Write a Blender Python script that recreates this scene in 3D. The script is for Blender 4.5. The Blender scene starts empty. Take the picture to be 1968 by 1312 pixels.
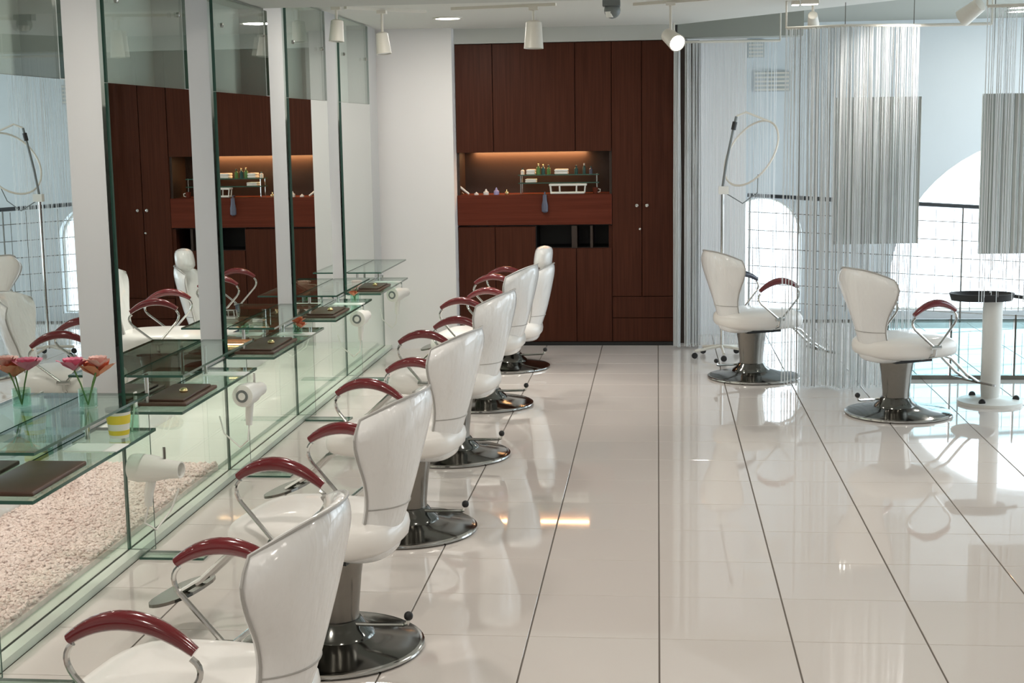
import bpy, bmesh, math, random
import numpy as np
from mathutils import Vector, Matrix

# ------------------------------------------------------------------ camera, world, exposure
scn = bpy.context.scene
col = scn.collection
H = 1.75
F_PX, PITCH, YAW, ROLL = 2755.9, 0.1459, -0.1022, -0.0156
fw = Vector((math.sin(YAW) * math.cos(PITCH), math.cos(YAW) * math.cos(PITCH), -math.sin(PITCH)))
rt = Vector((math.cos(YAW), -math.sin(YAW), 0.0))
up = rt.cross(fw)
rt2 = rt * math.cos(ROLL) + up * math.sin(ROLL)
up2 = -rt * math.sin(ROLL) + up * math.cos(ROLL)
cam_data = bpy.data.cameras.new('camera')
cam_data.sensor_fit = 'HORIZONTAL'
cam_data.sensor_width = 36.0
cam_data.lens = F_PX / 1968.0 * 36.0
cam_data.clip_start = 0.05
cam = bpy.data.objects.new('camera', cam_data)
col.objects.link(cam)
cam.matrix_world = Matrix(((rt2.x, up2.x, -fw.x, 0), (rt2.y, up2.y, -fw.y, 0), (rt2.z, up2.z, -fw.z, H), (0, 0, 0, 1)))
scn.camera = cam

world = bpy.data.worlds.new('overcast_sky')
scn.world = world
world.use_nodes = True
bg = world.node_tree.nodes['Background']
bg.inputs[0].default_value = (0.80, 0.92, 1.0, 1)
bg.inputs[1].default_value = 4.5

scn.view_settings.view_transform = 'Standard'
scn.view_settings.look = 'None'
scn.view_settings.exposure = 0.02
scn.view_settings.gamma = 1.0
scn.view_settings.use_curve_mapping = False
scn.cycles.transparent_max_bounces = 32
scn.cycles.max_bounces = 14
scn.cycles.glossy_bounces = 8
scn.cycles.diffuse_bounces = 5
LAMP_W = 13.0
LAMP_COL = (1.0, 0.93, 0.85)

rnd = random.Random(7)

# ------------------------------------------------------------------ materials
def new_mat(name):
    m = bpy.data.materials.new(name)
    m.use_nodes = True
    nt = m.node_tree
    return m, nt, nt.nodes['Principled BSDF']

def pbr(name, colr, rough=0.5, metal=0.0, spec=0.5, coat=0.0, noise=None, bump=None, bstretch=None):
    """colr linear; noise=(scale, amount) colour mottling; bump=(scale, strength)"""
    m, nt, b = new_mat(name)
    b.inputs['Base Color'].default_value = (*colr, 1)
    b.inputs['Roughness'].default_value = rough
    b.inputs['Metallic'].default_value = metal
    b.inputs['Specular IOR Level'].default_value = spec
    b.inputs['Coat Weight'].default_value = coat
    b.inputs['Coat Roughness'].default_value = 0.05
    if noise or bump:
        tc = nt.nodes.new('ShaderNodeTexCoord')
    if noise:
        n = nt.nodes.new('ShaderNodeTexNoise'); n.inputs['Scale'].default_value = noise[0]
        n.inputs['Detail'].default_value = 4
        mx = nt.nodes.new('ShaderNodeMix'); mx.data_type = 'RGBA'
        mx.inputs['A'].default_value = (*[c * (1 - noise[1]) for c in colr], 1)
        mx.inputs['B'].default_value = (*[min(1, c * (1 + noise[1])) for c in colr], 1)
        nt.links.new(tc.outputs['Object'], n.inputs['Vector'])
        nt.links.new(n.outputs['Fac'], mx.inputs['Factor'])
        nt.links.new(mx.outputs['Result'], b.inputs['Base Color'])
    if bump:
        n2 = nt.nodes.new('ShaderNodeTexNoise'); n2.inputs['Scale'].default_value = bump[0]
        n2.inputs['Detail'].default_value = 3
        bp = nt.nodes.new('ShaderNodeBump'); bp.inputs['Strength'].default_value = bump[1]
        bp.inputs['Distance'].default_value = 0.02
        if bstretch:
            mpp = nt.nodes.new('ShaderNodeMapping'); mpp.inputs['Scale'].default_value = bstretch
            nt.links.new(tc.outputs['Object'], mpp.inputs['Vector']); nt.links.new(mpp.outputs['Vector'], n2.inputs['Vector'])
        else:
            nt.links.new(tc.outputs['Object'], n2.inputs['Vector'])
        nt.links.new(n2.outputs['Fac'], bp.inputs['Height'])
        nt.links.new(bp.outputs['Normal'], b.inputs['Normal'])
    return m

def wood(name, dark, light, rough=0.35, axis_scale=(14, 14, 0.8)):
    m, nt, b = new_mat(name)
    tc = nt.nodes.new('ShaderNodeTexCoord'); mp = nt.nodes.new('ShaderNodeMapping')
    mp.inputs['Scale'].default_value = axis_scale
    n = nt.nodes.new('ShaderNodeTexNoise'); n.inputs['Scale'].default_value = 3.0; n.inputs['Detail'].default_value = 8
    cr = nt.nodes.new('ShaderNodeValToRGB')
    cr.color_ramp.elements[0].color = (*dark, 1); cr.color_ramp.elements[1].color = (*light, 1)
    cr.color_ramp.elements[0].position = 0.3; cr.color_ramp.elements[1].position = 0.7
    nt.links.new(tc.outputs['Object'], mp.inputs['Vector']); nt.links.new(mp.outputs['Vector'], n.inputs['Vector'])
    nt.links.new(n.outputs['Fac'], cr.inputs['Fac']); nt.links.new(cr.outputs['Color'], b.inputs['Base Color'])
    b.inputs['Roughness'].default_value = 0.42
    b.inputs['Specular IOR Level'].default_value = 0.12
    return m

def thin_glass(name, tint=(0.9, 0.97, 0.94), refl=(1, 1, 1), boost=1.0):
    m = bpy.data.materials.new(name); m.use_nodes = True
    nt = m.node_tree; nt.nodes.clear()
    out = nt.nodes.new('ShaderNodeOutputMaterial')
    tr = nt.nodes.new('ShaderNodeBsdfTransparent'); tr.inputs[0].default_value = (*tint, 1)
    gl = nt.nodes.new('ShaderNodeBsdfGlossy'); gl.inputs['Color'].default_value = (*refl, 1)
    gl.inputs['Roughness'].default_value = 0.0
    geo = nt.nodes.new('ShaderNodeNewGeometry')
    mp = nt.nodes.new('ShaderNodeMapRange')            # keep the same index on both faces of the pane
    mp.inputs['To Min'].default_value = 1.5 * boost; mp.inputs['To Max'].default_value = 1 / (1.5 * boost)
    fr = nt.nodes.new('ShaderNodeFresnel'); mix = nt.nodes.new('ShaderNodeMixShader')
    nt.links.new(geo.outputs['Backfacing'], mp.inputs['Value'])
    nt.links.new(mp.outputs['Result'], fr.inputs['IOR'])
    nt.links.new(fr.outputs[0], mix.inputs[0])
    nt.links.new(tr.outputs[0], mix.inputs[1]); nt.links.new(gl.outputs[0], mix.inputs[2])
    nt.links.new(mix.outputs[0], out.inputs[0])
    return m

def emit(name, colr, s):
    m, nt, b = new_mat(name)
    b.inputs['Base Color'].default_value = (*colr, 1)
    b.inputs['Emission Color'].default_value = (*colr, 1)
    b.inputs['Emission Strength'].default_value = s
    return m

M = {}
M['plaster'] = pbr('white_plaster', (0.80, 0.79, 0.79), 0.7, noise=(3, 0.02))
M['plaster_grey'] = pbr('grey_paint', (0.52, 0.53, 0.50), 0.7, noise=(3, 0.03))
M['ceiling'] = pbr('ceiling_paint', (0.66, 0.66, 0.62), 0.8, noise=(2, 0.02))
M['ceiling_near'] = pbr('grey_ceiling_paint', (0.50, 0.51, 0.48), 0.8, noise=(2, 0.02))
M['tile'] = pbr('polished_cream_tile', (0.70, 0.648, 0.61), 0.035, spec=0.55, noise=(1.3, 0.025))
M['grout'] = pbr('brown_grey_grout', (0.15, 0.13, 0.11), 0.8)
M['wood'] = wood('dark_mahogany', (0.050, 0.0145, 0.0075), (0.080, 0.025, 0.0135), axis_scale=(22, 22, 0.7))
M['wood_red'] = wood('red_mahogany', (0.095, 0.020, 0.010), (0.13, 0.030, 0.016), axis_scale=(0.7, 22, 22))
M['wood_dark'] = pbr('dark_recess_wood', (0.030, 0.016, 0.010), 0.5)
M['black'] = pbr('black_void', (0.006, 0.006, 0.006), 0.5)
M['vinyl'] = pbr('white_vinyl_clear_cover', (0.87, 0.87, 0.86), 0.25, coat=0.6, bump=(16, 0.55), bstretch=(1, 1, .28))
M['vinyl_seat'] = pbr('cream_vinyl_seat', (0.88, 0.855, 0.815), 0.32, coat=0.3, bump=(5, 0.08))
M['piping'] = pbr('grey_piping', (0.42, 0.41, 0.39), 0.4)
M['arm'] = pbr('glossy_burgundy_wood', (0.15, 0.014, 0.018), 0.18, coat=0.7, noise=(20, 0.2))
M['arm_dark'] = pbr('dark_navy_pad', (0.02, 0.025, 0.05), 0.2, coat=0.5)
M['chrome'] = pbr('chrome', (0.62, 0.62, 0.60), 0.12, metal=1.0)
M['steel'] = pbr('brushed_steel', (0.235, 0.222, 0.20), 0.22, metal=1.0, noise=(60, 0.1))
M['base_steel'] = pbr('dark_polished_base', (0.16, 0.162, 0.152), 0.12, metal=1.0)
M['rubber'] = pbr('black_rubber', (0.015, 0.015, 0.016), 0.5)
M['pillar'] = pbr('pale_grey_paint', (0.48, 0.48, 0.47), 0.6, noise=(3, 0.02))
M['plaster_blue'] = pbr('pale_blue_grey_wall', (0.66, 0.71, 0.735), 0.7, noise=(3, 0.02))  # even pale blue-grey tone of the arched and right walls
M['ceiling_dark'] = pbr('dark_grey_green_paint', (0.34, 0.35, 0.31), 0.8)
M['mirror'] = pbr('mirror_silver', (0.76, 0.80, 0.78), 0.0, metal=1.0)
M['glass'] = thin_glass('clear_glass', (0.93, 0.975, 0.955))
M['glass_shelf'] = thin_glass('shelf_glass', (0.80, 0.92, 0.86))
M['glass_edge'] = pbr('green_glass_edge', (0.035, 0.10, 0.075), 0.1, spec=0.6)
M['glass_cyan'] = thin_glass('cyan_tinted_glass', (0.78, 0.93, 0.95))
M['window_glass'] = thin_glass('window_glass', (0.98, 0.99, 1.0))
M['white_plastic'] = pbr('white_plastic', (0.78, 0.78, 0.74), 0.35)
M['white_metal'] = pbr('white_lamp_metal', (0.72, 0.69, 0.62), 0.4)
M['leather'] = pbr('brown_leather', (0.075, 0.035, 0.022), 0.4, noise=(15, 0.2))
M['gold'] = pbr('gold_clasp', (0.85, 0.66, 0.35), 0.2, metal=1.0)
M['paper'] = pbr('white_card', (0.85, 0.85, 0.84), 0.6)
M['pebble'] = pbr('pinkish_white_gravel', (0.80, 0.655, 0.615), 0.6, noise=(25, 0.22))
M['kerb'] = pbr('pale_green_kerb', (0.62, 0.68, 0.60), 0.25)
M['thread'] = pbr('silver_white_thread', (0.86, 0.87, 0.87), 0.35, spec=0.6)
def translucent(m, colr, fac):
    nt = m.node_tree; out = nt.nodes['Material Output']; b = nt.nodes['Principled BSDF']
    tl = nt.nodes.new('ShaderNodeBsdfTranslucent'); tl.inputs[0].default_value = (*colr, 1)
    mx = nt.nodes.new('ShaderNodeMixShader'); mx.inputs[0].default_value = fac
    nt.links.new(b.outputs[0], mx.inputs[1]); nt.links.new(tl.outputs[0], mx.inputs[2]); nt.links.new(mx.outputs[0], out.inputs[0])
translucent(M['thread'], (0.9, 0.92, 0.93), 0.5)
M['thread_grey'] = pbr('grey_thread', (0.30, 0.30, 0.29), 0.4)
M['pink'] = pbr('pink_petal', (0.75, 0.22, 0.33), 0.5, noise=(40, 0.2))
M['orange'] = pbr('orange_petal', (0.75, 0.25, 0.14), 0.5, noise=(40, 0.2))
M['palepink'] = pbr('pale_pink_petal', (0.82, 0.52, 0.47), 0.5, noise=(40, 0.2))
M['green'] = pbr('leaf_green', (0.10, 0.22, 0.06), 0.5)
M['yellow'] = pbr('yellow_label', (0.80, 0.62, 0.05), 0.4)
M['label_white'] = pbr('label_white', (0.82, 0.80, 0.75), 0.4)
M['teal'] = pbr('dark_teal_plastic', (0.03, 0.09, 0.08), 0.3)
M['violet'] = pbr('violet_plastic', (0.40, 0.36, 0.60), 0.35)
M['slate'] = pbr('slate_blue_plastic', (0.10, 0.11, 0.16), 0.35)
M['darksteel'] = pbr('dark_steel', (0.05, 0.055, 0.06), 0.4, metal=0.6)
M['grey_box'] = pbr('grey_plastic', (0.16, 0.18, 0.18), 0.4)
M['lens'] = emit('lamp_lens', (1.0, 0.95, 0.86), 14.0)
M['strip'] = emit('warm_strip_lens', (1.0, 0.62, 0.32), 7.0)
M['vent'] = pbr('vent_grey', (0.45, 0.48, 0.48), 0.5)

# ------------------------------------------------------------------ mesh helpers
class MB:
    def __init__(s):
        s.v = []; s.f = []; s.mi = []
    def add(s, vs, fs, mi=0):
        o = len(s.v); s.v += [tuple(p) for p in vs]
        for f in fs:
            s.f.append(tuple(i + o for i in f)); s.mi.append(mi)
        return s
    def box(s, a, b, mi=0):
        (x0, y0, z0), (x1, y1, z1) = a, b
        v = [(x0, y0, z0), (x1, y0, z0), (x1, y1, z0), (x0, y1, z0), (x0, y0, z1), (x1, y0, z1), (x1, y1, z1), (x0, y1, z1)]
        f = [(0, 3, 2, 1), (4, 5, 6, 7), (0, 1, 5, 4), (1, 2, 6, 5), (2, 3, 7, 6), (3, 0, 4, 7)]
        return s.add(v, f, mi)
    def pane(s, a, b, axis, mi_face=0, mi_edge=1):
        o = len(s.mi); s.box(a, b)
        ax = [2, 2, 1, 0, 1, 0]
        for k in range(6):
            s.mi[o + k] = mi_face if ax[k] == axis else mi_edge
        return s
    def tube(s, pts, r, n=8, mi=0, closed=False, caps=True):
        pts = [Vector(p) for p in pts]; N = len(pts)
        rs = r if isinstance(r, (list, tuple)) else [r] * N
        rings = []; ref = None
        for i, p in enumerate(pts):
            a = pts[(i - 1) % N] if (closed or i > 0) else p
            b = pts[(i + 1) % N] if (closed or i < N - 1) else p
            t = (b - a).normalized()
            if ref is None:
                ref = Vector((0, 0, 1)) if abs(t.z) < 0.9 else Vector((1, 0, 0))
            u = (ref - t * ref.dot(t))
            if u.length < 1e-5:
                u = t.orthogonal()
            u.normalize(); w = t.cross(u); ref = u
            rings.append([p + (u * math.cos(k * 2 * math.pi / n) + w * math.sin(k * 2 * math.pi / n)) * rs[i] for k in range(n)])
        vs = [q for rg in rings for q in rg]; fs = []
        for i in range(N if closed else N - 1):
            j = (i + 1) % N
            for k in range(n):
                l = (k + 1) % n
                fs.append((i * n + k, i * n + l, j * n + l, j * n + k))
        if caps and not closed:
            fs.append(tuple(reversed(range(n)))); fs.append(tuple((N - 1) * n + k for k in range(n)))
        return s.add(vs, fs, mi)
    def lathe(s, prof, n=32, c=(0, 0, 0), mi=0, sx=1.0, sy=1.0, axis='z', caps=True):
        vs = []; fs = []
        for r, z in prof:
            for k in range(n):
                a = 2 * math.pi * k / n
                p = (r * math.cos(a) * sx, r * math.sin(a) * sy, z)
                if axis == 'y': p = (p[0], p[2], -p[1])
                if axis == 'x': p = (p[2], p[1], -p[0])
                vs.append((p[0] + c[0], p[1] + c[1], p[2] + c[2]))
        for i in range(len(prof) - 1):
            for k in range(n):
                l = (k + 1) % n
                fs.append((i * n + k, i * n + l, (i + 1) * n + l, (i + 1) * n + k))
        if caps:
            fs.append(tuple(reversed(range(n)))); fs.append(tuple((len(prof) - 1) * n + k for k in range(n)))
        return s.add(vs, fs, mi)
    def ball(s, c, r, mi=0, n=10, sz=1.0):
        prof = [(max(1e-4, r * math.sin(math.pi * i / 8)), -r * sz * math.cos(math.pi * i / 8)) for i in range(9)]
        return s.lathe(prof, n, c, mi)
    def mesh(s, name, mats, smooth=False):
        me = bpy.data.meshes.new(name)
        me.from_pydata(s.v, [], s.f)
        for m in (mats if isinstance(mats, (list, tuple)) else [mats]):
            me.materials.append(m)
        me.polygons.foreach_set('material_index', s.mi)
        me.update()
        if smooth:
            me.polygons.foreach_set('use_smooth', [True] * len(me.polygons))
            me.set_sharp_from_angle(angle=math.radians(40))
        return me
    def build(s, name, mats, parent=None, smooth=False, loc=None):
        o = bpy.data.objects.new(name, s.mesh(name, mats, smooth))
        col.objects.link(o)
        if parent: o.parent = parent
        if loc: o.location = loc
        return o

def tag(o, label, cat=None, group=None, kind=None):
    o['label'] = label
    if cat: o['category'] = cat
    if group: o['group'] = group
    if kind: o['kind'] = kind
    return o
def thing(name, label, cat, loc=(0, 0, 0), rz=0, group=None):
    o = bpy.data.objects.new(name, None); o.empty_display_size = 0.1
    col.objects.link(o); o.location = loc; o.rotation_euler = (0, 0, rz)
    return tag(o, label, cat, group)
def struct(o, label):
    o['kind'] = 'structure'; o['label'] = label
    return o
def bevel_box(name, a, b, mat, parent=None, r=0.003, seg=1, smooth=False):
    bm = bmesh.new()
    mb = MB().box(a, b); me = mb.mesh(name, mat); bm.from_mesh(me)
    bmesh.ops.bevel(bm, geom=list(bm.edges), offset=r, segments=seg, affect='EDGES', profile=0.5)
    bm.to_mesh(me); bm.free()
    if smooth:
        me.polygons.foreach_set('use_smooth', [True] * len(me.polygons)); me.set_sharp_from_angle(angle=math.radians(50))
    o = bpy.data.objects.new(name, me); col.objects.link(o)
    if parent: o.parent = parent
    return o

def to_px(p):
    v = Vector(p) - Vector((0, 0, H)); d = v.dot(fw)
    return (984 + F_PX * v.dot(rt2) / d, 656 - F_PX * v.dot(up2) / d, d)

# ================================================================== the setting
CZ, CN = 2.56, 2.45           # far and near ceiling heights
XM = -2.20                    # mirror plane
YB = 11.62                    # cabinet fronts
YW = 13.2                     # window wall
XR = 4.4

# ---- floor: grout bed with single tiles
floor = MB().box((-3.05, -2.6, -0.12), (XR + .1, YW + .25, -0.004)).build('floor', M['grout'])
struct(floor, 'polished cream tile floor with dark joints')
T = 0.455; X0 = 0.0056; Y0 = 4.7922
def tile_mesh(w, d):
    bm = bmesh.new(); me = MB().box((-w / 2, -d / 2, -0.0035), (w / 2, d / 2, 0.0)).mesh('tile', M['tile'])
    bm.from_mesh(me)
    bmesh.ops.bevel(bm, geom=[e for e in bm.edges if all(v.co.z > -0.001 for v in e.verts)], offset=0.0012, segments=1, affect='EDGES')
    bm.to_mesh(me); bm.free()
    return me
tm = tile_mesh(T - 0.0058, T - 0.0032)
rest = MB(); ntile = 0
for i in range(-5, 10):
    for j in range(-16, 19):
        cx, cy = X0 + (i + .5) * T, Y0 + (j + .5) * T
        if cy + T / 2 > YW or cx - T / 2 > XR: continue
        x0 = cx - T / 2 + .00325; x1 = cx + T / 2 - .00325; y0 = cy - T / 2 + .0016; y1 = cy + T / 2 - .0016
        seen = False
        for qx, qy in ((x0, y0), (x1, y0), (x0, y1), (x1, y1), (cx, cy)):
            px = to_px((qx, qy, 0))
            if px[2] > 0.5 and -40 < px[0] < 2010 and 600 < px[1] < 1350: seen = True
        if seen and x0 > -2.16 and ntile < 300:
            o = bpy.data.objects.new('tile', tm); col.objects.link(o); o.parent = floor; o.location = (cx, cy, 0); ntile += 1
        else:
            if x1 < -2.16: continue
            rest.box((max(x0, -2.16), y0, -0.0035), (x1, y1, 0))
ro = rest.build('outer_tiles', M['tile'], floor); ro['kind'] = 'stuff'

# ---- ceilings
c1 = MB().box((-3.05, -2.6, CN), (XR + .1, 8.05, CN + .3)).build('ceiling', M['ceiling_near'])
struct(c1, 'grey near ceiling')
def prism(pts, z0, z1):
    n = len(pts); mb = MB()
    mb.add([(x, y, z0) for x, y in pts] + [(x, y, z1) for x, y in pts],
           [tuple(reversed(range(n))), tuple(range(n, 2 * n))] + [(i, (i + 1) % n, n + (i + 1) % n, n + i) for i in range(n)])
    return mb
c2 = prism([(-3.05, 8.05), (2.9, 8.05), (1.5, 9.95), (.35, 11.42), (.12, YB + .1), (-3.05, YB + .1)], CZ, CZ + .2).build('ceiling_far', M['ceiling'])
struct(c2, 'pale far ceiling above the chairs with a slanting edge')
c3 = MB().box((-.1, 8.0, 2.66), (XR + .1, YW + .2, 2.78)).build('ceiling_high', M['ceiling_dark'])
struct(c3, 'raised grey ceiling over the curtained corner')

# ---- walls
wl = MB()
wl.box((-2.5, -2.6, 0.84), (-2.36, YB + .1, CZ + .1))
wl = wl.build('wall_left', M['plaster_grey']); struct(wl, 'grey wall behind the mirrors')
wc = MB().box((-3.05, -2.6, -0.1), (-2.95, YB + .1, 0.98)).build('wall_recess', M['plaster']); struct(wc, 'pale back wall of the gravel recess')
wc = MB().box((-2.95, -2.6, 0.84), (-2.5, YB + .1, 0.98)).box((-2.5, -2.6, 0.60), (-2.362, 11.455, 0.84)).box((-2.362, -2.6, .60), (-2.224, 11.455, .618)).build('trim_9', M['plaster']); struct(wc, 'soffit of the gravel recess')
wb = MB().box((-3.0, 11.46, 0), (-1.622, YB + .6, CZ + .05)).build('wall_back', M['plaster'])
struct(wb, 'white wall between mirrors and wooden cabinets')
bk = MB().box((-1.622, 11.60, 2.442), (.14, YB + .6, CZ + .05)).build('trim_7', M['plaster_grey'])
struct(bk, 'grey bulkhead above the wooden cabinets')
wi = MB().box((.14, YB + .25, 0), (.24, YW + .1, 2.9)); wi.box((.24, 12.25, 0), (.74, 12.45, 2.9))
wi = wi.build('wall_side', M['plaster']); struct(wi, 'white wall end beside the curtains')
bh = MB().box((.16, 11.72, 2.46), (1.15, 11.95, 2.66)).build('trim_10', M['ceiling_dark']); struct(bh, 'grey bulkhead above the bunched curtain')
wf = MB().box((-3.05, -2.7, -.1), (XR + .1, -2.6, 2.9)).build('wall_front', M['plaster']); struct(wf, 'white wall behind the camera')

def holed_wall(name, outer, holes, thick, mat):
    cu = bpy.data.curves.new(name + '_outline', 'CURVE'); cu.dimensions = '2D'; cu.fill_mode = 'BOTH'; cu.extrude = thick / 2
    for pts in [outer] + holes:
        sp = cu.splines.new('POLY'); sp.points.add(len(pts) - 1)
        for q, (x, y) in zip(sp.points, pts): q.co = (x, y, 0, 1)
        sp.use_cyclic_u = True
    t = bpy.data.objects.new('tmp_outline', cu); col.objects.link(t)
    dg = bpy.context.evaluated_depsgraph_get(); dg.update()
    me = bpy.data.meshes.new_from_object(t.evaluated_get(dg))
    bpy.data.objects.remove(t); bpy.data.curves.remove(cu)
    me.name = name; me.materials.clear(); me.materials.append(mat)
    for p in me.polygons: p.material_index = 0
    o = bpy.data.objects.new(name, me); col.objects.link(o)
    return o
def arch(cx, zs, r, z0, n=28):
    return [(cx - r, z0), (cx + r, z0)] + [(cx + r * math.cos(math.pi * k / n), zs + r * math.sin(math.pi * k / n)) for k in range(n + 1)]
# window wall: small arch centre .96, big arch circle fitted to the photo
A1 = arch(0.95, 0.76, 0.355, 0.08)
A2 = arch(3.40, 0.32, 1.31, 0.08)
ww = holed_wall('wall_window', [(.24, 0), (XR + .1, 0), (XR + .1, 2.9), (.24, 2.9)], [A1, A2], 0.2, M['plaster_blue'])
ww.matrix_world = Matrix(((1, 0, 0, 0), (0, 0, 1, YW + .1), (0, 1, 0, 0), (0, 0, 0, 1)))
struct(ww, 'white wall with arched windows')
for k, (nm, pts) in enumerate((('window_1', A1), ('window_2', A2))):
    n = len(pts); wv = [(x, YW + .12, z) for x, z in pts] + [(x, YW + .13, z) for x, z in pts]
    w = MB().add(wv, [tuple(range(n)), tuple(reversed(range(n, 2 * n)))]).build(nm, M['window_glass'])
    struct(w, ('small', 'large')[k] + ' arched window glowing with daylight')
    fr = MB().tube([(x, YW + .11, z) for x, z in pts], 0.018, 6, closed=True).build('window_frame', M['white_metal'], w)
    if k == 1:
        for x in (3.4, 4.05):
            MB().box((x - .012, YW + .09, .1), (x + .012, YW + .115, 1.4)).build('mullion', M['white_metal'], w)
# unseen right wall, its tall openings added to let daylight in
holes = [[(y0, .25), (y0 + 2.3, .25), (y0 + 2.3, 2.25), (y0, 2.25)] for y0 in (7.9, 10.6)]
wr = holed_wall('wall_right', [(-2.7, 0), (YW + .2, 0), (YW + .2, 2.9), (-2.7, 2.9)], holes, 0.15, M['plaster_blue'])
wr.matrix_world = Matrix(((0, 0, 1, XR + .08), (1, 0, 0, 0), (0, 1, 0, 0), (0, 0, 0, 1)))
struct(wr, 'unseen white wall on the right, openings added for daylight')

# ================================================================== mirror wall
ST0, STEP, MW = 4.225, 1.437, 1.01
NST = 6
ordn = ['first', 'second', 'third', 'fourth', 'fifth', 'sixth']
starts = [ST0 + STEP * (k - 1) for k in range(NST)]
for k, y0 in enumerate(starts):
    # white strip on the far side of each mirror
    yb = min(y0 + STEP, 11.46)
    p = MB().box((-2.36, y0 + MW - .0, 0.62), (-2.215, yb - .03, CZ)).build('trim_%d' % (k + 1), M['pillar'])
    struct(p, 'white wall strip after the %s mirror from the front' % ordn[k])
    t = thing('mirror_panel', 'tall frameless wall mirror, %s from the front along the left wall' % ordn[k], 'mirror', (XM, y0, 0), group='wall mirrors along the left wall')
    top = CN - .01 if y0 + MW < 8.05 else CZ - .01
    if y0 < 8.05 < y0 + MW: top = CN - .01
    m = MB().pane((-0.012, 0, 0.613), (0.004, MW, 1.965), 0); m.build('mirror_glass', [M['mirror'], M['glass_edge']], t)
    m = MB().pane((-0.012, 0, 1.967), (0.004, MW, top), 0); m.build('clear_pane', [M['glass'], M['glass_edge']], t)
    for z in (2.3,):
        for yy in (.12, MW - .12):
            MB().lathe([(.012, 0), (.012, .012), (.002, .014)], 12, (0.004, yy, z), axis='x').build('stud', M['chrome'], t, True)

# kerb, gravel bed and low glass
kb = MB().box((-2.275, -2.0, 0.0), (-2.165, 11.46, 0.03)).build('trim_8', M['kerb']); struct(kb, 'pale green kerb under the low glass')
for k, y0 in enumerate(starts):
    yb = min(y0 + STEP, 11.455)
    g = MB().pane((-2.222, y0 + .004, 0.03), (-2.210, yb - .004, 0.612), 0).build('low_glass_pane', [M['glass'], M['glass_edge']])
    tag(g, 'clear low glass pane below the %s mirror from the front' % ordn[k], 'glass pane', 'low glass panes in front of the gravel')
# gravel
rg = np.random.default_rng(3)
t_ = (1 + 5 ** .5) / 2
ico = np.array([(-1, t_, 0), (1, t_, 0), (-1, -t_, 0), (1, -t_, 0), (0, -1, t_), (0, 1, t_), (0, -1, -t_), (0, 1, -t_), (t_, 0, -1), (t_, 0, 1), (-t_, 0, -1), (-t_, 0, 1)]) / 1.9
icf = np.array([(0, 11, 5), (0, 5, 1), (0, 1, 7), (0, 7, 10), (0, 10, 11), (1, 5, 9), (5, 11, 4), (11, 10, 2), (10, 7, 6), (7, 1, 8), (3, 9, 4), (3, 4, 2), (3, 2, 6), (3, 6, 8), (3, 8, 9), (4, 9, 5), (2, 4, 11), (6, 2, 10), (8, 6, 7), (9, 8, 1)])
NP = 26000
pos = np.stack([rg.uniform(-2.94, -2.285, NP), 3.6 + 3.5 * rg.uniform(0, 1, NP), rg.uniform(.05, .068, NP)], 1)
sz = rg.uniform(.006, .012, (NP, 1, 3)) * np.array([1, 1, .7])
ang = rg.uniform(0, 6.28, NP); ca, sa = np.cos(ang), np.sin(ang)
V = ico[None] * sz + rg.normal(0, .0012, (NP, 12, 3))
V = np.stack([V[..., 0] * ca[:, None] - V[..., 1] * sa[:, None], V[..., 0] * sa[:, None] + V[..., 1] * ca[:, None], V[..., 2]], -1) + pos[:, None]
Fc = (icf[None] + 12 * np.arange(NP)[:, None, None]).reshape(-1, 3)
me = bpy.data.meshes.new('gravel'); me.from_pydata(V.reshape(-1, 3).tolist(), [], Fc.tolist()); me.materials.append(M['pebble'])
go = bpy.data.objects.new('gravel', me); col.objects.link(go)
tag(go, 'pinkish white gravel bed behind the low glass along the left wall', 'gravel', kind='stuff')
bed = MB().box((-2.948, 2.6, 0), (-2.276, 7.1, .05)).build('gravel_bed', M['pebble'], go)
rf = MB().box((-2.948, 7.1, 0), (-2.276, 11.455, .05)).build('trim_11', M['kerb']); struct(rf, 'pale green ledge of the recess beyond the gravel')

# light tube on the recess soffit
def lamp(name, kind, loc, energy, colr, parent=None, rot=(0, 0, 0), **kw):
    l = bpy.data.lights.new(name, kind); l.energy = energy; l.color = colr
    for a, v in kw.items(): setattr(l, a, v)
    o = bpy.data.objects.new(name, l); col.objects.link(o); o.location = loc; o.rotation_euler = rot
    if parent: o.parent = parent
    return o
t = thing('recess_light', 'long light strip under the recess soffit over the gravel', 'lamp', (-2.62, 7.2, .84))
MB().box((-.03, -4.2, -.02), (.03, 4.2, 0)).build('housing', M['white_metal'], t)
lamp('recess_lamp', 'AREA', (0, 0, -.03), 27.0, (1, .88, .80), t, shape='RECTANGLE', size=.05, size_y=8.2)

# glass shelves
for k, y0 in enumerate(starts):
    e = y0 + 1.04
    t = thing('glass_shelf', 'two tier green edged glass shelf under the %s mirror from the front' % ordn[k], 'shelf', (XM, y0, 0), group='glass shelves under the mirrors')
    MB().pane((0.008, .01, .762), (.25, e - y0, .772), 2).build('upper_board', [M['glass_shelf'], M['glass_edge']], t)
    MB().pane((0.008, -.02, .612), (.25, e - y0 + .06, .624), 2).build('lower_board', [M['glass_shelf'], M['glass_edge']], t)
    MB().pane((-0.008, -.006, .032), (.10, .004, .612), 1).build('support_fin', [M['glass'], M['glass_edge']], t)
    MB().pane((0.045, -.05, .001), (.32, .05, .011), 2).build('foot_plate', [M['glass_shelf'], M['glass_edge']], t)
    for yy in (.10, e - y0 - .15):
        MB().lathe([(.009, .624), (.009, .762)], 10, (.06, yy, 0)).build('spacer', M['chrome'], t, True)

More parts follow.
